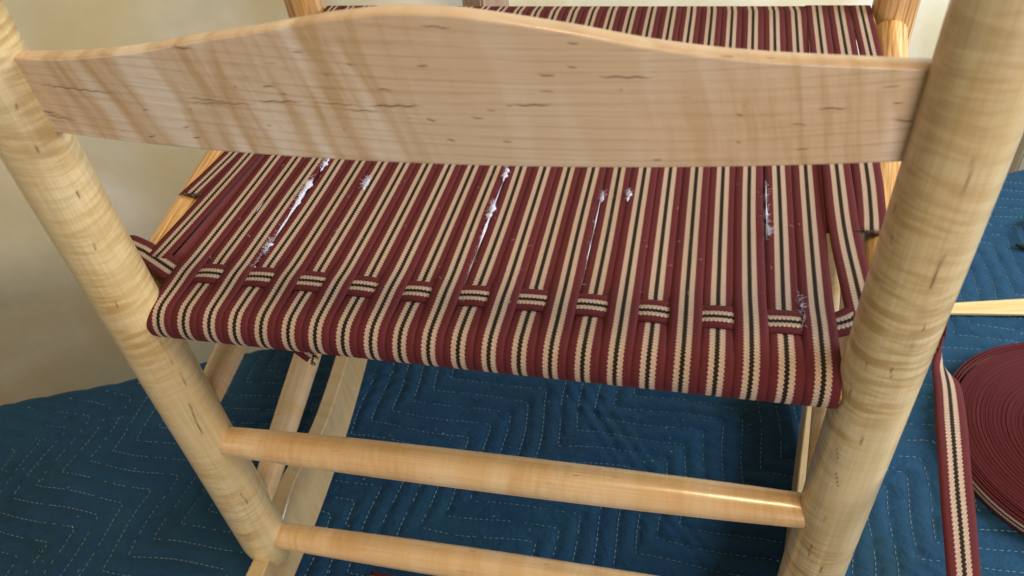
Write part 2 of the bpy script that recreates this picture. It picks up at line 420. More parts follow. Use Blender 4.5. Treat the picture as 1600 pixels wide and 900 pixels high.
# bunched diagonal creases
def crease(cx, cy, ang, ln, wd, amp, nr):
    u = (Xf-cx)*math.cos(ang) + (Yf-cy)*math.sin(ang); v = -(Xf-cx)*math.sin(ang) + (Yf-cy)*math.cos(ang)
    return amp*np.exp(-(u/ln)**2 - (v/wd)**2)*np.sin(v*nr + 14*u)
wr = wr + crease(0.03, 0.22, -0.9, 0.10, 0.020, 0.0010, 480) + crease(0.13, 0.09, -0.8, 0.07, 0.018, 0.0009, 560)
wr = wr + crease(0.25, 0.15, 1.2, 0.08, 0.02, 0.0012, 500) + crease(-0.25, 0.2, 0.7, 0.12, 0.03, 0.0012, 400)
wr = wr + crease(0.5, 0.42, 0.9, 0.10, 0.03, 0.0014, 420) + crease(0.36, 0.08, -0.5, 0.08, 0.02, 0.0012, 500)
Zt = ZB + Z + (puff + wr)*np.where(Z < -0.006, 0.35, 1.0) - 0.001
VB = np.stack([X.ravel(), Y.ravel(), Zt.ravel()], 1)
nvt, nus = Sg.shape
idx = np.arange(nvt*nus).reshape(nvt, nus)
FB = np.stack([idx[:-1, :-1], idx[:-1, 1:], idx[1:, 1:], idx[1:, :-1]], -1).reshape(-1, 4)
blanket = thing('moving_blanket', 'dark blue quilted moving blanket with white stepped stitching spread under the chair', 'blanket', (0.1, 0.1, ZB))
bt = mesh_obj('quilted_cloth', VB, FB, M_blanket, blanket)

# stitches, drawn along the level lines of the same stair function
def surf_z(x, y):
    lv = stair(np.array(x), np.array(y)); p = np.abs(np.sin(np.pi*lv/D_)); return 0.0025*(p**0.7) - 0.0017
from numpy import interp
stV = []; stF = []
def blanket_height(xs, ys):
    s = E[0]*xs + E[1]*ys; t = Nn[0]*xs + Nn[1]*ys
    i = np.clip(((s-ss[0])/ds), 0, len(ss)-2); j = np.clip((t-tt[0])/ds, 0, int((EDGE-0.012-tt[0])/ds)-2)
    i0 = i.astype(int); j0 = j.astype(int); fi = i-i0; fj = j-j0
    return (Zt[j0, i0]*(1-fi)*(1-fj) + Zt[j0, i0+1]*fi*(1-fj) + Zt[j0+1, i0]*(1-fi)*fj + Zt[j0+1, i0+1]*fi*fj)
def solve_line(k):
    """Points on level k*D_: walk the (1,-1) axis and slide along (1,1) until the level matches."""
    q = np.arange(-1.5, 1.5, 0.0012)
    bx = q*1.1 + 0.171; by = -q*0.9 + 0.249
    lo = np.full(q.shape, -1.2); hi = np.full(q.shape, 1.2)
    for _ in range(24):
        mid = (lo+hi)/2; l = stair(bx+mid, by+mid); up = l < k*D_
        lo = np.where(up, mid, lo); hi = np.where(up, hi, mid)
    return bx+lo, by+lo
for k in range(-48, 62):
    px, py = solve_line(k)
    s = np.r_[0, np.cumsum(np.hypot(np.diff(px), np.diff(py)))]
    a = rng.uniform(0, 0.004)
    while a < s[-1]:
        ln = 0.0034 + rng.uniform(-.0005, .0005)
        q = np.array([a, a+ln/2, a+ln]); xs = np.interp(q, s, px); ys = np.interp(q, s, py)
        a += 0.0054 + rng.uniform(-.0004, .0004)
        t = Nn[0]*xs[1] + Nn[1]*ys[1]; sx = E[0]*xs[1] + E[1]*ys[1]
        if t > EDGE-0.014 or t < -0.42 or sx < -0.78 or sx > 1.15: continue
        if rng.uniform() < 0.14: continue
        zs = blanket_height(xs, ys) + np.array([0.0, 0.00055, 0.0])
        dx, dy = xs[2]-xs[0], ys[2]-ys[0]; L = math.hypot(dx, dy)+1e-9; nxn, nyn = -dy/L*0.00034, dx/L*0.00034
        b = len(stV)
        for m in range(3):
            wv = (0.6, 1.0, 0.6)[m]
            stV += [(xs[m]+nxn*wv, ys[m]+nyn*wv, zs[m]), (xs[m], ys[m], zs[m]+0.0004), (xs[m]-nxn*wv, ys[m]-nyn*wv, zs[m])]
        for m in range(2):
            stF += [(b+3*m, b+3*m+1, b+3*m+4, b+3*m+3), (b+3*m+1, b+3*m+2, b+3*m+5, b+3*m+4)]
st_o = mesh_obj('stitching', stV, stF, M_thread, blanket, smooth=False); tag(st_o, kind='stuff')

# trim boards on the wall
def wall_board(name, s0, s1, mat, th=0.018):
    return box(name, st((s0+s1)/2, WALL-th/2-0.003, 0.3), ((s1-s0)/2, th/2, 1.2), mat, None, RW, 0.003, along=2)
b2 = wall_board('casing_board', 1.098, 1.17, M_trim); b2.parent = wall

# ------------------------------------------------------------------ the chair
CH = thing('rocking_chair', 'unfinished curly maple rocking chair seen from behind with maroon striped webbing seat', 'rocking chair', (0, 0.13, -0.222))
def zx_l(z): return -0.2113 + 0.0312*z
def zx_r(z): return 0.1993 - 0.0015*z + 0.0010
ZBOT, ZTOP = -0.172, 0.56
def postprof(t):
    z = ZBOT + (ZTOP-ZBOT)*t
    r = 0.0182 - 0.0045*z
    if z < ZBOT+0.030: r *= 0.80 + 0.20*math.sin(math.pi/2*min(1, max(0, (z-ZBOT)/0.030)))
    if t > 0.985: r *= math.sqrt(max(0.02, 1-((t-.985)/.015)**2))
    return r
CR= [[[0.1997, -0.017, 0.262], [0.2002, -0.0171, 0.2531], [0.1999, -0.0171, 0.247]], [[0.2017, -0.0171, 0.2185], [0.2013, -0.0172, 0.2088], [0.2014, -0.0172, 0.202]], [[0.1848, -0.0081, 0.2195], [0.185, -0.0085, 0.2153]], [[0.1977, -0.0174, 0.1537], [0.1987, -0.0175, 0.148]], [[0.1889, -0.0135, 0.1517], [0.1891, -0.0137, 0.1458]], [[0.2025, -0.0173, 0.1703], [0.2026, -0.0173, 0.1667]], [[0.2043, -0.0169, 0.181], [0.2045, -0.0168, 0.1775]], [[0.1959, -0.0172, 0.1039], [0.1967, -0.0174, 0.0955]], [[0.1879, -0.0129, 0.0849], [0.1895, -0.0143, 0.0784]], [[0.1904, -0.015, 0.068], [0.1931, -0.0165, 0.0573]], [[0.1926, -0.0164, 0.0269], [0.1925, -0.0164, 0.0214]], [[0.1903, -0.0152, -0.0063], [0.1907, -0.0155, -0.011]], [[0.1901, -0.0151, -0.0141], [0.191, -0.0158, -0.0204]], [[0.1989, -0.0183, -0.0255], [0.1993, -0.0183, -0.0325]], [[0.1835, -0.0048, 0.2324], [0.1834, -0.0047, 0.2286]], [[0.186, -0.0105, 0.1325], [0.1867, -0.0115, 0.122]]]
CL= [[[-0.1922, -0.0081, 0.1061], [-0.1924, -0.0078, 0.0948], [-0.1928, -0.0081, 0.0857]], [[-0.1925, -0.0071, 0.0766], [-0.193, -0.0075, 0.0646]], [[-0.1955, -0.011, 0.049], [-0.197, -0.0123, 0.0341], [-0.198, -0.0129, 0.0185]], [[-0.1987, -0.0115, -0.0576], [-0.1985, -0.0107, -0.0731]], [[-0.1928, -0.0118, 0.1843], [-0.1931, -0.012, 0.1813]], [[-0.1912, -0.0118, 0.2454], [-0.1916, -0.0121, 0.2421]], [[-0.1897, -0.0106, 0.2665], [-0.1901, -0.011, 0.2644]], [[-0.1889, -0.0072, 0.2155], [-0.1891, -0.0074, 0.2124]], [[-0.1977, -0.0151, 0.146], [-0.1984, -0.0154, 0.1412]], [None]]
lathe('rear_post', (zx_l(ZBOT), 0.0, ZBOT), (zx_l(ZTOP), 0.0, ZTOP), postprof, M_post, CH, 130, 520, mark=CL)
lathe('rear_post', (zx_r(ZBOT), 0.0, ZBOT), (zx_r(ZTOP), 0.0, ZTOP), postprof, M_post, CH, 130, 520, mark=CR)
FX, FY = 0.2515, 0.388
FXL = 0.263
def fprof(t):
    z = -0.17 + 0.50*t
    return 0.0172*(math.sqrt(max(0.02, 1-((t-.98)/.02)**2)) if t > .98 else 1)
for sg in (-1, 1):
    fx = FX if sg > 0 else -FXL
    lathe('front_post', (fx, FY, -0.17), (fx, FY, 0.33), fprof, M_endoak, CH, 40, 80)
def rungprof(r0, r1):
    return lambda t: r0 + (r1-r0)*(math.sin(math.pi*min(max(t, 0), 1))**0.55)
lathe('rear_rung', (-0.207, 0.0, -0.0075), (0.197, 0.0, 0.0035), rungprof(0.0092, 0.0124), M_rung, CH, 40, 100)
lathe('rear_rung', (-0.211, 0.0, -0.1400), (0.200, 0.0, -0.1300), rungprof(0.0092, 0.0124), M_rung, CH, 40, 100)
for sg in (-1, 1):
    lathe('side_rung', (sg*0.207, 0.006, 0.0210), (sg*FX, FY, 0.0240), rungprof(0.0088, 0.0118), M_rung, CH, 36, 80)
    lathe('side_rung', (sg*0.207, 0.006, -0.1010), (sg*FX, FY, -0.0700), rungprof(0.0088, 0.0122), M_rung, CH, 36, 80)
lathe('front_rung', (-FX, FY, -0.01), (FX, FY, -0.01), rungprof(0.009, 0.012), M_rung, CH, 32, 60)
lathe('front_rung', (-FX, FY, -0.10), (FX, FY, -0.10), rungprof(0.009, 0.012), M_rung, CH, 32, 60)
RZ, RR = 0.1152, 0.0132
def rail_x(y, x=1.0):
    f = np.clip(y/FY, 0, 1)
    return np.where(np.asarray(x) > 0, 0.2050 + (FX-0.2050)*f, 0.2180 + (FXL-0.2180)*f)
for sg in (-1, 1):
    lathe('side_rail', (0.2050 if sg > 0 else -0.2180, 0.014, RZ), (FX if sg > 0 else -FXL, FY, RZ), lambda t: RR*(0.9+0.1*math.sin(math.pi*t)), M_oak, CH, 36, 100)
lathe('rear_rail', (-0.206, 0.002, 0.1175), (0.199, 0.002, 0.1175), lambda t: 0.0102, M_oak, CH, 24, 40)
lathe('front_rail', (-FX, 0.388, 0.1155), (FX, 0.388, 0.1155), lambda t: 0.0125, M_oak, CH, 24, 40)

# --- bent back slat with a crested top and mineral streaks where the photograph has them
TOP = [(-0.205, 0.2845), (-0.1879, 0.285), (-0.1554, 0.2873), (-0.1193, 0.2922), (-0.0857, 0.2987), (-0.0556, 0.3035), (-0.0275, 0.3085), (-0.0023, 0.3112), (0.0211, 0.3105), (0.0434, 0.3069), (0.0654, 0.3027), (0.0871, 0.2975), (0.1087, 0.2935), (0.1301, 0.2905), (0.1511, 0.2883), (0.1719, 0.2862), (0.1825, 0.2849), (0.198, 0.2835)]
STREAK = [(-0.1809, 0.2729, -0.1352, 0.272), (-0.1909, 0.2584, -0.1696, 0.2561), (-0.1905, 0.2590, -0.178, 0.2580), (-0.187, 0.2565, -0.168, 0.2552), (-0.1003, 0.2731, -0.0791, 0.2721), (-0.0998, 0.2707, -0.0672, 0.2719), (-0.0667, 0.2734, -0.0448, 0.2741), (-0.0412, 0.274, -0.0194, 0.2734), (-0.0175, 0.2735, 0.005, 0.2738), (-0.0276, 0.2711, -0.014, 0.271), (-0.0434, 0.2958, -0.0383, 0.2952), (-0.0617, 0.2805, -0.055, 0.2803), (-0.0223, 0.2911, -0.0194, 0.2901), (-0.0328, 0.2866, -0.03, 0.2861), (-0.0122, 0.2811, -0.0059, 0.2802), (0.0057, 0.291, 0.0105, 0.2905), (0.0098, 0.3064, 0.0214, 0.3053), (0.0053, 0.2684, 0.0095, 0.2674), (0.0235, 0.2697, 0.0286, 0.2684), (0.0301, 0.2726, 0.0338, 0.2718), (0.0378, 0.2748, 0.0407, 0.2743), (0.0123, 0.259, 0.0159, 0.2585), (0.0348, 0.259, 0.0386, 0.2584), (0.0509, 0.2874, 0.0573, 0.2866), (0.0508, 0.2805, 0.0569, 0.2802), (0.0722, 0.2862, 0.0922, 0.2855), (0.0402, 0.2746, 0.0552, 0.2749), (0.0619, 0.2996, 0.0663, 0.2988), (0.0799, 0.281, 0.081, 0.2804), (0.0617, 0.2906, 0.0653, 0.2898), (0.1215, 0.2701, 0.1243, 0.2692), (0.1492, 0.2711, 0.1596, 0.2709), (0.1741, 0.2724, 0.1778, 0.2719), (0.1758, 0.2651, 0.1834, 0.2644), (0.1409, 0.2654, 0.147, 0.2644), (0.1234, 0.2732, 0.1246, 0.2729), (0.1226, 0.2584, 0.1245, 0.2578), (-0.1436, 0.2663, -0.143, 0.266), (-0.1087, 0.2581, -0.1048, 0.2582), (-0.106, 0.2532, -0.1012, 0.253), (-0.1307, 0.2512, -0.1253, 0.2517), (-0.0746, 0.2796, -0.0733, 0.2791), (-0.101, 0.2673, -0.0998, 0.267), (-0.1262, 0.2653, -0.1229, 0.2652), (-0.0603, 0.2611, -0.0592, 0.2609), (-0.0314, 0.2621, -0.0301, 0.2615), (-0.0659, 0.2623, -0.0633, 0.2621), (-0.0974, 0.2958, -0.0871, 0.2955), (0.0926, 0.2505, 0.0962, 0.2502)]
xs = np.linspace(-0.205, 0.198, 640); nface = 150; SB = 0.2467; TH = 0.0078
# smooth the crest
tz = np.interp(xs, [p[0] for p in TOP], [p[1] for p in TOP]); kern = np.hanning(41); kern /= kern.sum()
tz = np.convolve(np.pad(tz, 20, mode='edge'), kern, mode='valid')
ybow = 0.38984*xs**2 + 0.01166*xs - 0.01366
zfrac = np.linspace(0, 1, nface)
def loop_at(i):
    """cross-section loop: rear face upward, over the top with eased edges, front face down, under."""
    x, y, zt = xs[i], ybow[i], tz[i]; e = 0.0009; L = []
    L += [(y, SB+e + (zt-SB-2*e)*f) for f in zfrac]
    L += [(y+e*.3, zt-e*.3), (y+e, zt), (y+TH/2, zt+.0001), (y+TH-e, zt), (y+TH-e*.3, zt-e*.3)]
    L += [(y+TH, zt-e - (zt-SB-2*e)*f) for f in np.linspace(0, 1, 12)]
    L += [(y+TH-e*.3, SB+e*.3), (y+TH-e, SB), (y+e, SB), (y+e*.3, SB+e*.3)]
    return L
V = []; Wd = []
for i in range(len(xs)):
    for (y, z) in loop_at(i):
        V.append((xs[i], y, z)); Wd.append((xs[i], z + 0.0035*math.sin(xs[i]*11) - 0.02*xs[i]**2*4, (y-ybow[i])))
V = np.array(V); nl = len(loop_at(0)); mk = np.zeros(len(V))
rear = np.tile(np.arange(nl) < nface, len(xs))
for (x0, z0, x1, z1) in STREAK:
    L = math.hypot(x1-x0, z1-z0)+1e-9; dx, dz = (x1-x0)/L, (z1-z0)/L
    w = rng.uniform(0.00022, 0.00034); a1 = rng.uniform(.8, 1.15); p1 = rng.uniform(0, 6)
    u = (V[:, 0]-x0)*dx + (V[:, 2]-z0)*dz; v = -(V[:, 0]-x0)*dz + (V[:, 2]-z0)*dx + 0.00022*np.sin(u*900+p1)
    f = np.clip(np.minimum(u, L-u)/(0.25*L+0.0004)+0.12, 0, 1)
    mk = np.maximum(mk, np.where(rear, f*a1*np.exp(-(v/w)**2), 0))
F = grid_faces(nl, len(xs), True); F.append(tuple(range(nl))); F.append(tuple((len(xs)-1)*nl+i for i in range(nl)))
off = np.array([1.7, 0.0, 2.2])
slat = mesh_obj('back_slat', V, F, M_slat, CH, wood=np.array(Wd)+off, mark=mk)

# --- rockers with a drawbored peg
def rocker(sg):
    pts = []; Rr = 0.75; yc = 0.13
    ys = np.linspace(-0.17, 0.52, 140)
    bot = -0.2223 + (Rr - np.sqrt(Rr**2 - (ys-yc)**2))
    hgt = 0.053 + 0.017*np.exp(-((ys-0.055)/0.045)**2) + 0.010*np.exp(-((ys-FY)/0.06)**2)
    hgt *= np.clip((ys+0.17)/0.03, 0.25, 1)**0.5 * np.clip((0.52-ys)/0.03, 0.25, 1)**0.5
    V = []; Wd = []; hx = 0.0070
    for y, b, h in zip(ys, bot, hgt):
        xc = 0.2065 + (FX-0.2065)*(y/FY); e = 0.001
        if sg < 0: xc = 0.2150 + (FX-0.2150)*(y/FY)
        if sg > 0: xc = 0.2020 + (FX-0.2020)*(y/FY)
        for (u, z) in ((-hx+e, b), (hx-e, b), (hx, b+e), (hx, b+h/2), (hx, b+h-e), (hx-e, b+h), (-hx+e, b+h), (-hx, b+h-e), (-hx, b+h/2), (-hx, b+e)):
            V.append((sg*xc + u, y, z)); Wd.append((y, z, u))
    F = grid_faces(10, len(ys), True); F.append(tuple(range(10))); F.append(tuple((len(ys)-1)*10+i for i in range(10)))
    o = mesh_obj('rocker', V, F, M_rocker, CH, wood=np.array(Wd)+rng.uniform(-2, 2, 3))
    me = o.data; 
    for p in me.polygons: p.use_smooth = False
    yb = 0.012
    xc = (0.2150 if sg < 0 else 0.2020) + (0.03)*(yb/FY)
    lathe('peg', (sg*(xc-0.0066), yb, -0.170), (sg*(xc-0.002), yb, -0.170), lambda t: 0.0017, M_hole, o, 12, 3)
    return o
rocker(-1); rocker(1)

# --- webbing seat
ZT, YF = 0.1296, 0.388
GAPS = {2: (0.0011, 0.10, 0.06), 10: (0.0010, 0.10, 0.07), 14: (0.0006, 0.09, 0.06), 20: (0.0007, 0.12, 0.07)}
def gap_shift(i, y):
    d = 0.0
    for g, (a, c, w) in GAPS.items():
        if i in (g, g+1): d += (-a if i == g else a)*math.exp(-((y-c)/w)**2)
    return d
YW = 0.028
def warp(i):
    x0 = -0.1848 + 0.01636*i; even = i % 2 == 0
    jit = rng.uniform(-.00022, .00022); P = []
    # underside from the front, round the rear rail, over the top, round the front rail
    for y in np.linspace(0.36, 0.03, 14): P.append((x0 + jit, y, 0.1045 if y > .05 else 0.1052))
    for a in np.linspace(-90, -270, 22):
        ar = math.radians(a); P.append((x0 + jit, 0.002 + 0.0121*math.cos(ar), 0.1175 + 0.0121*math.sin(ar)))
    for y in np.concatenate([np.linspace(0.006, 0.075, 46), np.linspace(0.085, YF-0.008, 40)]):
        b = math.exp(-((y-YW)/0.0095)**2)
        z = ZT + (0.00060 if even else -0.00090)*b + (0.00018 if even else 0.0) - 0.0045*max(0, math.sin(math.pi*min(1, (y-0.03)/0.34)) if y > .03 else 0)*0.6
        k_ = min(1, max(0, (y-0.004)/0.045)); k_ = k_*k_*(3-2*k_)
        P.append((x0 + jit + k_*(gap_shift(i, y) + 0.0009*math.sin((y-.03)*9+i*.2)), y, z))
    for a in np.linspace(90, -80, 20):
        ar = math.radians(a); P.append((x0 + jit, YF + 0.0135*math.cos(ar), 0.1155 + 0.0135*math.sin(ar)))
    return ribbon('warp_strip', P, (1, 0, 0), M_web, CH, width=0.01655, thick=0.0009)
for i in range(23): warp(i)

def rail_conform(x, y, z):
    xa = rail_x(y, x); d = np.abs(x) - xa
    top = np.where(np.abs(d) < RR, RZ + np.sqrt(np.maximum(RR**2 - d**2, 0)), RZ-0.002) + 0.0012
    return np.maximum(0, top - (ZT-0.0004))
def gusset(pts, fray=None, w=0.0160, dz=0.0):
    q = smooth_path(pts, 60)
    P = np.stack([q[:, 0], q[:, 1], np.full(60, ZT+dz)], 1)
    tail = [(q[-1, 0], YF + 0.0135*math.cos(math.radians(a)), 0.1155 + 0.0142*math.sin(math.radians(a))) for a in np.linspace(80, -70, 16)]
    P = np.vstack([P, tail])
    conf = lambda x, y, z: np.where(y < YF-0.005, rail_conform(x, y, z), 0)*np.clip((YF-0.005-y)/0.04, 0, 1)
    o = ribbon('gusset_strip', P, (1, 0, 0), M_web, CH, width=w, conform=conf)
    if fray:
        segs = []; x0, y0 = q[0, 0], q[0, 1]; xx = np.linspace(x0-w/2, x0+w/2, 34)
        zc = ZT + rail_conform(xx, np.full(34, y0), 0)
        for a, b in zip(xx, zc):
            for _ in range(2):
                L = rng.uniform(0.0008, 0.003); s = (a+rng.uniform(-.0003, .0003), y0+.001, b+rng.uniform(-.0004, .0006))
                segs.append([s, (s[0]+rng.uniform(-.0006, .0006), s[1]-L*.6, s[2]+rng.uniform(-.0006, .0008)), (s[0]+rng.uniform(-.001, .001), s[1]-L, s[2]+rng.uniform(-.001, .0008))])
        threads('frayed_end', segs, 0.00018, M_fray, o)
    return o
gusset([(-0.2115, 0.038), (-0.2104, 0.048), (-0.2065, 0.10), (-0.2032, 0.150), (-0.201, 0.22), (-0.2010, YF-.004)])
gusset([(-0.2235, 0.101), (-0.2195, 0.130), (-0.2160, 0.165), (-0.2155, 0.24), (-0.2170, YF-.004)], True, dz=-0.0007)
gusset([(-0.2390, 0.250), (-0.2345, 0.32), (-0.2336, YF-.004)], True, 0.0155)
gusset([(0.1965, 0.036), (0.1947, 0.061), (0.1922, 0.105), (0.1922, 0.164), (0.1922, 0.25), (0.1925, YF-.004)], None, 0.0166)
gusset([(0.2065, 0.104), (0.2080, 0.125), (0.2094, 0.165), (0.2093, 0.25), (0.2093, YF-.004)], True, 0.0166, dz=-0.0003)
gusset([(0.2265, 0.235), (0.2262, 0.30), (0.2258, YF-.004)], True, 0.0155)
# under layer that closes the wedges beside the outer strips
def under(x0, x1, y0, y1):
    q = smooth_path([(x0, y0, ZT-.0030), ((x0+x1)/2, (y0+y1)/2, ZT-.0034), (x1, y1, ZT-.003)], 24)
    return tag(ribbon('under_strip', q, (1, 0, 0), M_maroon, CH, width=0.012), 'plain maroon edge of the lower webbing layer')
under(-0.1975, -0.1935, 0.036, 0.30)
under(0.1840, 0.1840, 0.105, 0.30)
under(0.2000, 0.2010, 0.115, 0.30)

# --- the one cross strip woven so far, over the odd and under the even warps
P = []
for x in np.linspace(-0.192, 0.184, 330):
    k = (x + 0.1848)/0.01636; c = -math.cos(math.pi*k); c = math.tanh(2.6*c)
    y = YW + 0.0005*math.sin(x*40)
    P.append((x, y, ZT - 0.0001 + 0.00062*c))
left = [(-0.2480, 0.0510, 0.1260), (-0.2410, 0.0490, ZT-.001), (-0.233, 0.0462, ZT), (-0.218, 0.0400, ZT), (-0.203, 0.0325, ZT)]
right = [(0.1885, 0.0325, ZT), (0.197, 0.0395, ZT), (0.206, 0.046, ZT), (0.215, 0.0515, ZT), (0.222, 0.055, ZT-.001)]
P = smooth_path(np.array(left + P[::6] + right), 620)
ribbon('weaver_strip', P, (0, 1, 0), M_web, CH, width=0.0160, thick=0.0009, conform=lambda x, y, z: np.where(np.abs(x) > 0.2005, rail_conform(x, y, z)*np.clip((np.abs(x)-0.2005)/0.006, 0, 1), 0)*(z > 0.125))

# loose end: leaves the seat round the right side rail, twists and hangs towards the floor of the picture
LP = [(0.216, 0.0520, 0.1370), (0.226, 0.057, 0.1345), (0.2365, 0.066, 0.124), (0.2450, 0.080, 0.104), (0.2540, 0.098, 0.078), (0.2600, 0.1060, 0.0500), (0.2572, 0.0791, 0.0558), (0.2535, 0.0507, 0.0663), (0.2477, 0.0125, 0.0733), (0.2468, -0.0142, 0.0671), (0.2475, -0.0399, 0.057), (0.2487, -0.0604, 0.0463), (0.2498, -0.0898, 0.0308)] + [(0.252, -0.125, -0.01), (0.262, -0.13, -0.08), (0.275, -0.10, -0.15), (0.285, -0.05, -0.205)]
rt = np.array([0.972, 0.2137, -0.0976]); fw = -np.array([0.221136, -0.691667, 0.687529])
sides = []
for k in range(len(LP)):
    if k <= 3: sides.append((0, 1, 0.0))
    elif k == 4: sides.append((-0.1, 0.9, -0.3))
    elif k < 10: a = math.radians((84, 62, 26, 8, 0)[k-5]); sides.append(tuple(rt*math.cos(a) + fw*math.sin(a)))
    else: sides.append(tuple(rt))
LQ = smooth_path(np.hstack([np.array(LP), np.array(sides)]), 300)
ls = ribbon('loose_strap', LQ[:, :3], LQ[:, 3:], M_web, CH, width=0.0160, thick=0.0014, crown=0.0001)
tag(ls, 'loose end of the seat webbing twisting down in front of the roll')

# frayed tail of webbing hanging under the rear edge
tp = smooth_path([(-0.150, 0.034, 0.1035), (-0.130, 0.020, 0.1025), (-0.116, 0.0105, 0.0985), (-0.109, 0.008, 0.0950), (-0.1035, 0.0065, 0.0915)], 40)
tl = ribbon('webbing_tail', tp, np.array([(0.1, 0.75, 0.66)]*40), M_web, CH, width=0.0125)
tag(tl, 'short frayed webbing end hanging below the rear rail')
segs = []
for k in range(60):
    b = np.array([-0.1035, 0.0065, 0.0915]) + np.array([0.1, 0.75, 0.66])*rng.uniform(-.0060, .0060)
    d = np.array([0.0022, -0.0004, -0.0012])*rng.uniform(.3, 1.3)
    segs.append([b-d*.3, b+d*.5+rng.normal(0, .0003, 3), b+d+rng.normal(0, .0006, 3)])
threads('frayed_end', segs, 0.0002, M_fray, tl)

# padding between the two layers, with tufts of batting working out through the gaps
bxp = box('seat_padding', (-0.005, 0.196, 0.1125), (0.172, 0.168, 0.0045), M_pad, CH, None, 0.003)
def tuft(cx, cy, L, w, h, ang, nf=70, seed=0, spread=0.5):
    """an uneven sliver of batting with stray fibres"""
    r2 = np.random.default_rng(seed); nu, nv = 14, 40; V = []; ph = r2.uniform(0, 6, 6)
    ca, sa = math.cos(ang), math.sin(ang)
    for j in range(nv):
        t = j/(nv-1); u = (t-.5)*L; env = max(0.04, math.sin(math.pi*t)**0.8)*(0.55 + 0.45*math.sin(ph[0]+t*7)**2)*(0.7+0.3*math.sin(ph[1]+t*19))
        dx = 0.12*w*math.sin(ph[2]+t*9)
        for i in range(nu):
            a = 2*math.pi*i/nu; rr = 1 + 0.22*math.sin(3*a+ph[3]+t*12) + 0.05*r2.normal()
            lx = dx + w*env*rr*math.cos(a); lz = h*env*rr*math.sin(a)
            V.append((cx + lx*ca - u*sa, cy + lx*sa + u*ca, ZT - 0.0014 + lz))
    F = grid_faces(nu, nv, True); F.append(tuple(range(nu))); F.append(tuple((nv-1)*nu+i for i in range(nu)))
    o = mesh_obj('batting_tuft', V, F, M_fluff, CH)
    segs = []
    for _ in range(nf):
        t = r2.beta(2, 2); u = (t-.5)*L*1.05; p = np.array([cx - u*sa, cy + u*ca, ZT + 0.0006]); d = r2.normal(0, 1, 3); d[2] = abs(d[2])*0.5
        d /= np.linalg.norm(d); ln = r2.uniform(.0006, .0022)*(1+spread); q = r2.normal(0, .4, 3)
        segs.append([p, p+d*ln*.5+q*ln*.15, p+d*ln+q*ln*.5])
    threads('stray_fibres', segs, 0.00007, M_fluff, o)['kind'] = 'stuff'
    return o
g2 = -0.1848+0.01636*2.5; g10 = -0.1848+0.01636*10.5; g14 = -0.1848+0.01636*14.5; g20 = -0.1848+0.01636*20.5
tuft(g2-.0006, 0.112, 0.034, 0.0036, 0.0030, 0.03, 80, 1)
tuft(g2, 0.088, 0.080, 0.0013, 0.0020, 0.0, 30, 2, 0)
tuft(g2+.0006, 0.055, 0.017, 0.0040, 0.0028, 0.1, 110, 3, 0.8)
tuft(g2, 0.041, 0.020, 0.0018, 0.0018, 0.0, 30, 4)
tuft(g2+.0015, 0.145, 0.018, 0.0018, 0.0020, 0.0, 50, 5)
tuft(g10-.0002, 0.104, 0.022, 0.0026, 0.0024, 0.0, 90, 6, .6)
tuft(g10, 0.085, 0.105, 0.0010, 0.0018, 0.0, 30, 7, 0)
tuft(g10, 0.143, 0.016, 0.0022, 0.0024, 0.0, 60, 8)
tuft(g14, 0.085, 0.090, 0.0005, 0.0013, 0.0, 20, 9, 0)
tuft(g14+.0008, 0.123, 0.008, 0.0013, 0.0016, 0.0, 40, 10)
tuft(0.0690, 0.1270, 0.012, 0.0018, 0.0022, 0.0, 60, 11)
tuft(-0.1045, 0.125, 0.013, 0.0020, 0.0022, 0.0, 80, 12, .8)
tuft(g20, 0.120, 0.060, 0.0006, 0.0013, 0.0, 70, 13, .8)
tuft(g20+.001, 0.100, 0.010, 0.0012, 0.0014, 0.0, 50, 14, 1)
tuft(0.1665, 0.042, 0.016, 0.0010, 0.0017, 0.1, 45, 15, .4)
tuft(0.1670, 0.029, 0.012, 0.0010, 0.0017, 0.1, 40, 16, .4)
tuft(-0.1048, 0.072, 0.060, 0.00025, 0.0010, 0.0, 10, 17, 0)
tuft(-0.1680, 0.075, 0.060, 0.0004, 0.0011, 0.0, 10, 18, 0)
# lint scattered over seat webbing
segs = []
for _ in range(210):
    x, y = rng.uniform(-.18, .18), rng.beta(1.5, 2)*0.33+0.02; a = rng.uniform(0, 6.28); L = rng.uniform(.0006, .0028); z = ZT+.0018-0.0027*math.sin(math.pi*min(1, max(0, (y-.03)/.34)))
    segs.append([(x, y, z), (x+L*.5*math.cos(a), y+L*.5*math.sin(a), z+.0004), (x+L*math.cos(a+.9), y+L*math.sin(a+.9), z)])
tag(threads('lint', segs, 0.00006, M_fluff, CH), kind='stuff')

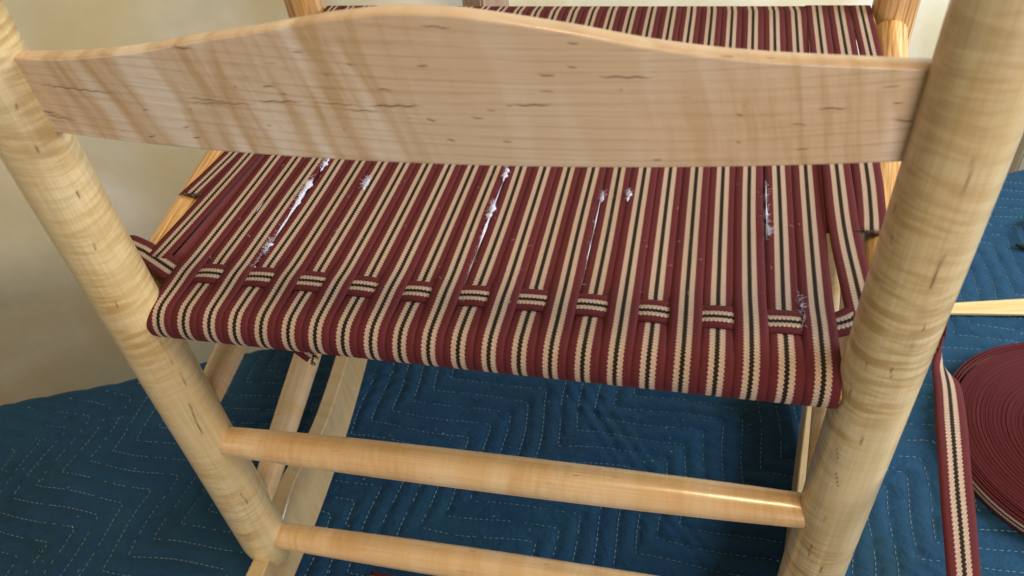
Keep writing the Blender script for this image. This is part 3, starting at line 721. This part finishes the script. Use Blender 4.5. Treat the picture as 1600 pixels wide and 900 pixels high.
# ------------------------------------------------------------------ roll of webbing lying on the blanket
RCX, RCY, RAD = 0.4725, 0.2424, 0.1195
roll = thing('webbing_roll', 'large maroon coiled roll of seat webbing lying flat on the blue blanket', 'webbing roll', (RCX, RCY, ZB+0.001))
pitch = 0.00132; turns = int((RAD-0.012)/pitch)
def spiral(name, r0, r1, nt, z0, mat, dz=0.0, per=110, thick=0.00116, wobble=0.0002):
    n = int(nt*per); th = np.linspace(0, nt*2*math.pi, n); r = np.linspace(r0, r1, n)
    r = r + wobble*np.sin(th*3+1)*(r/RAD) + wobble*0.5*np.sin(th*0.31)
    V = []; UV = []; hgt = 0.0160; zz = z0 + 0.0004*np.sin(th*0.37) + 0.00035*np.sin(th*1.9+r*900) + dz*th/(2*math.pi)
    cs, sn = np.cos(th), np.sin(th); s = np.r_[0, np.cumsum(np.hypot(np.diff(r*cs), np.diff(r*sn)))]
    prof = [(0.5, 0.0, 0.0), (0.5, 0.5, 0.5), (0.5, 0.97, 0.97), (0.15, 1.0, 1.0), (-0.15, 1.0, 1.0), (-0.5, 0.97, 0.97), (-0.5, 0.5, 0.5), (-0.5, 0.0, 0.0)]
    A = []; U = []
    for (dr, h, u) in prof:
        rr = r + dr*thick
        A.append(np.stack([RCX + rr*cs, RCY + rr*sn, zz + h*hgt], 1)); U.append(np.stack([np.full(n, min(max(u, .01), .99)), s], 1))
    V = np.stack(A, 1).reshape(-1, 3); UV = np.stack(U, 1).reshape(-1, 2)
    m = len(prof); idx = np.arange(n*m).reshape(n, m)
    F = np.stack([idx[:-1, :], np.roll(idx, -1, 1)[:-1, :], np.roll(idx, -1, 1)[1:, :], idx[1:, :]], -1).reshape(-1, 4)
    return mesh_obj(name, V, F, mat, roll, uvs=UV)
spiral('wound_webbing', 0.012, RAD-0.0085, (RAD-0.0085-0.012)/pitch, ZB+0.0012, M_web)
spiral('outer_turn', RAD-0.0068, RAD-0.0056, 0.995, ZB+0.0008, M_web, wobble=0.0008)
spiral('outer_turn', RAD-0.0044, RAD-0.0028, 0.995, ZB+0.0016, M_web, wobble=0.0008)
spiral('outer_turn', RAD-0.0016, RAD+0.0004, 0.995, ZB+0.0006, M_web, wobble=0.0008)

# ------------------------------------------------------------------ small things on the blanket
bm = bmesh.new()
def paddle():
    # tapering flat stick, narrow end by the chair
    A = np.array([0.318, 0.400]); B = np.array([0.620, 0.447]); d = (B-A)/np.linalg.norm(B-A); n = np.array([-d[1], d[0]])
    V = []; Wd = []; ts = np.linspace(0, 1, 40); L = np.linalg.norm(B-A)
    for t in ts:
        w = 0.0035 + 0.0155*t**0.9
        if t < .04: w *= 0.5+0.5*math.sqrt(t/.04)
        c = A + (B-A)*t
        for (u, z) in ((-1, .0006), (-.9, 0), (.9, 0), (1, .0006), (1, .0034), (.9, .004), (-.9, .004), (-1, .0034)):
            p = c + n*u*w; V.append((p[0], p[1], ZB+0.0025+z)); Wd.append((L*t, u*w, z))
    F = grid_faces(8, 40, True); F.append(tuple(range(8))); F.append(tuple(39*8+i for i in range(8)))
    return mesh_obj('wooden_stick', V, F, M_stick, wood=np.array(Wd)+1.3, smooth=False)
tag(paddle(), 'pale tapered flat wooden stick lying on the blanket right of the chair', 'stick')

def tube(name, pts, rad, mat, parent=None, seg=10):
    q = smooth_path(np.array([p for p in pts]), 40); T = np.gradient(q[:, :3], axis=0); T /= np.linalg.norm(T, axis=1)[:, None]
    V = []
    for k in range(40):
        a = np.cross(T[k], (0.1, 0.2, 1)); a /= np.linalg.norm(a); b = np.cross(T[k], a); r = q[k, 3] if q.shape[1] > 3 else rad
        for i in range(seg):
            an = 2*math.pi*i/seg; V.append(q[k, :3] + r*(math.cos(an)*a + math.sin(an)*b))
    F = grid_faces(seg, 40, True); F.append(tuple(range(seg))); F.append(tuple(39*seg+i for i in range(seg)))
    return mesh_obj(name, V, F, mat, parent)
pl = thing('hand_tool', 'dark green hooked metal tool at the right edge of the blanket', 'tool', (0.50, 0.53, ZB))
tube('hook', [(0.476, 0.5285, ZB+.004, .0016), (0.482, 0.5240, ZB+.005, .0032), (0.493, 0.5215, ZB+.005, .0040), (0.510, 0.5230, ZB+.005, .0040), (0.54, 0.53, ZB+.005, .004)], .003, M_green, pl)
tube('arm', [(0.4905, 0.5245, ZB+.007, .0018), (0.4900, 0.540, ZB+.009, .0018), (0.4895, 0.556, ZB+.009, .002), (0.500, 0.572, ZB+.007, .003), (0.53, 0.59, ZB+.006, .004)], .003, M_green, pl)

# strip of webbing lying below the lower rung
op = smooth_path([(-0.145, 0.010, ZB+.004), (-0.10, 0.0095, ZB+.004), (-0.055, 0.0115, ZB+.0045), (-0.01, 0.0125, ZB+.004), (0.05, 0.0090, ZB+.004), (0.10, -0.02, ZB+.004)], 80)
tag(ribbon('webbing_offcut', op, (0, 1, 0), M_web, None, width=0.016), 'strip of maroon webbing lying on the blanket below the lower rear rung', 'webbing strip')
# lint on the blanket
segs = []
for _ in range(320):
    s_, t_ = rng.uniform(-.6, .9), rng.uniform(-.2, EDGE-.03); x, y, _z = st(s_, t_, 0); z = float(blanket_height(np.array([x]), np.array([y]))[0])+.0006
    a = rng.uniform(0, 6.28); L = rng.uniform(.0008, .003)
    segs.append([(x, y, z), (x+L*.5*math.cos(a), y+L*.5*math.sin(a), z+.0006), (x+L*math.cos(a+1), y+L*math.sin(a+1), z)])
tag(threads('lint', segs, 0.00012, M_fluff, blanket), kind='stuff')

# square post standing beyond the blanket edge, by the wall
pb = box('wooden_post', (-0.1335, 0.545, -0.20), (0.019, 0.019, 0.70), M_postbg, None, Matrix.Rotation(math.radians(-38), 3, 'Z'), 0.002, along=2)
tag(pb, 'brown square wooden post standing against the wall behind the seat front', 'post')
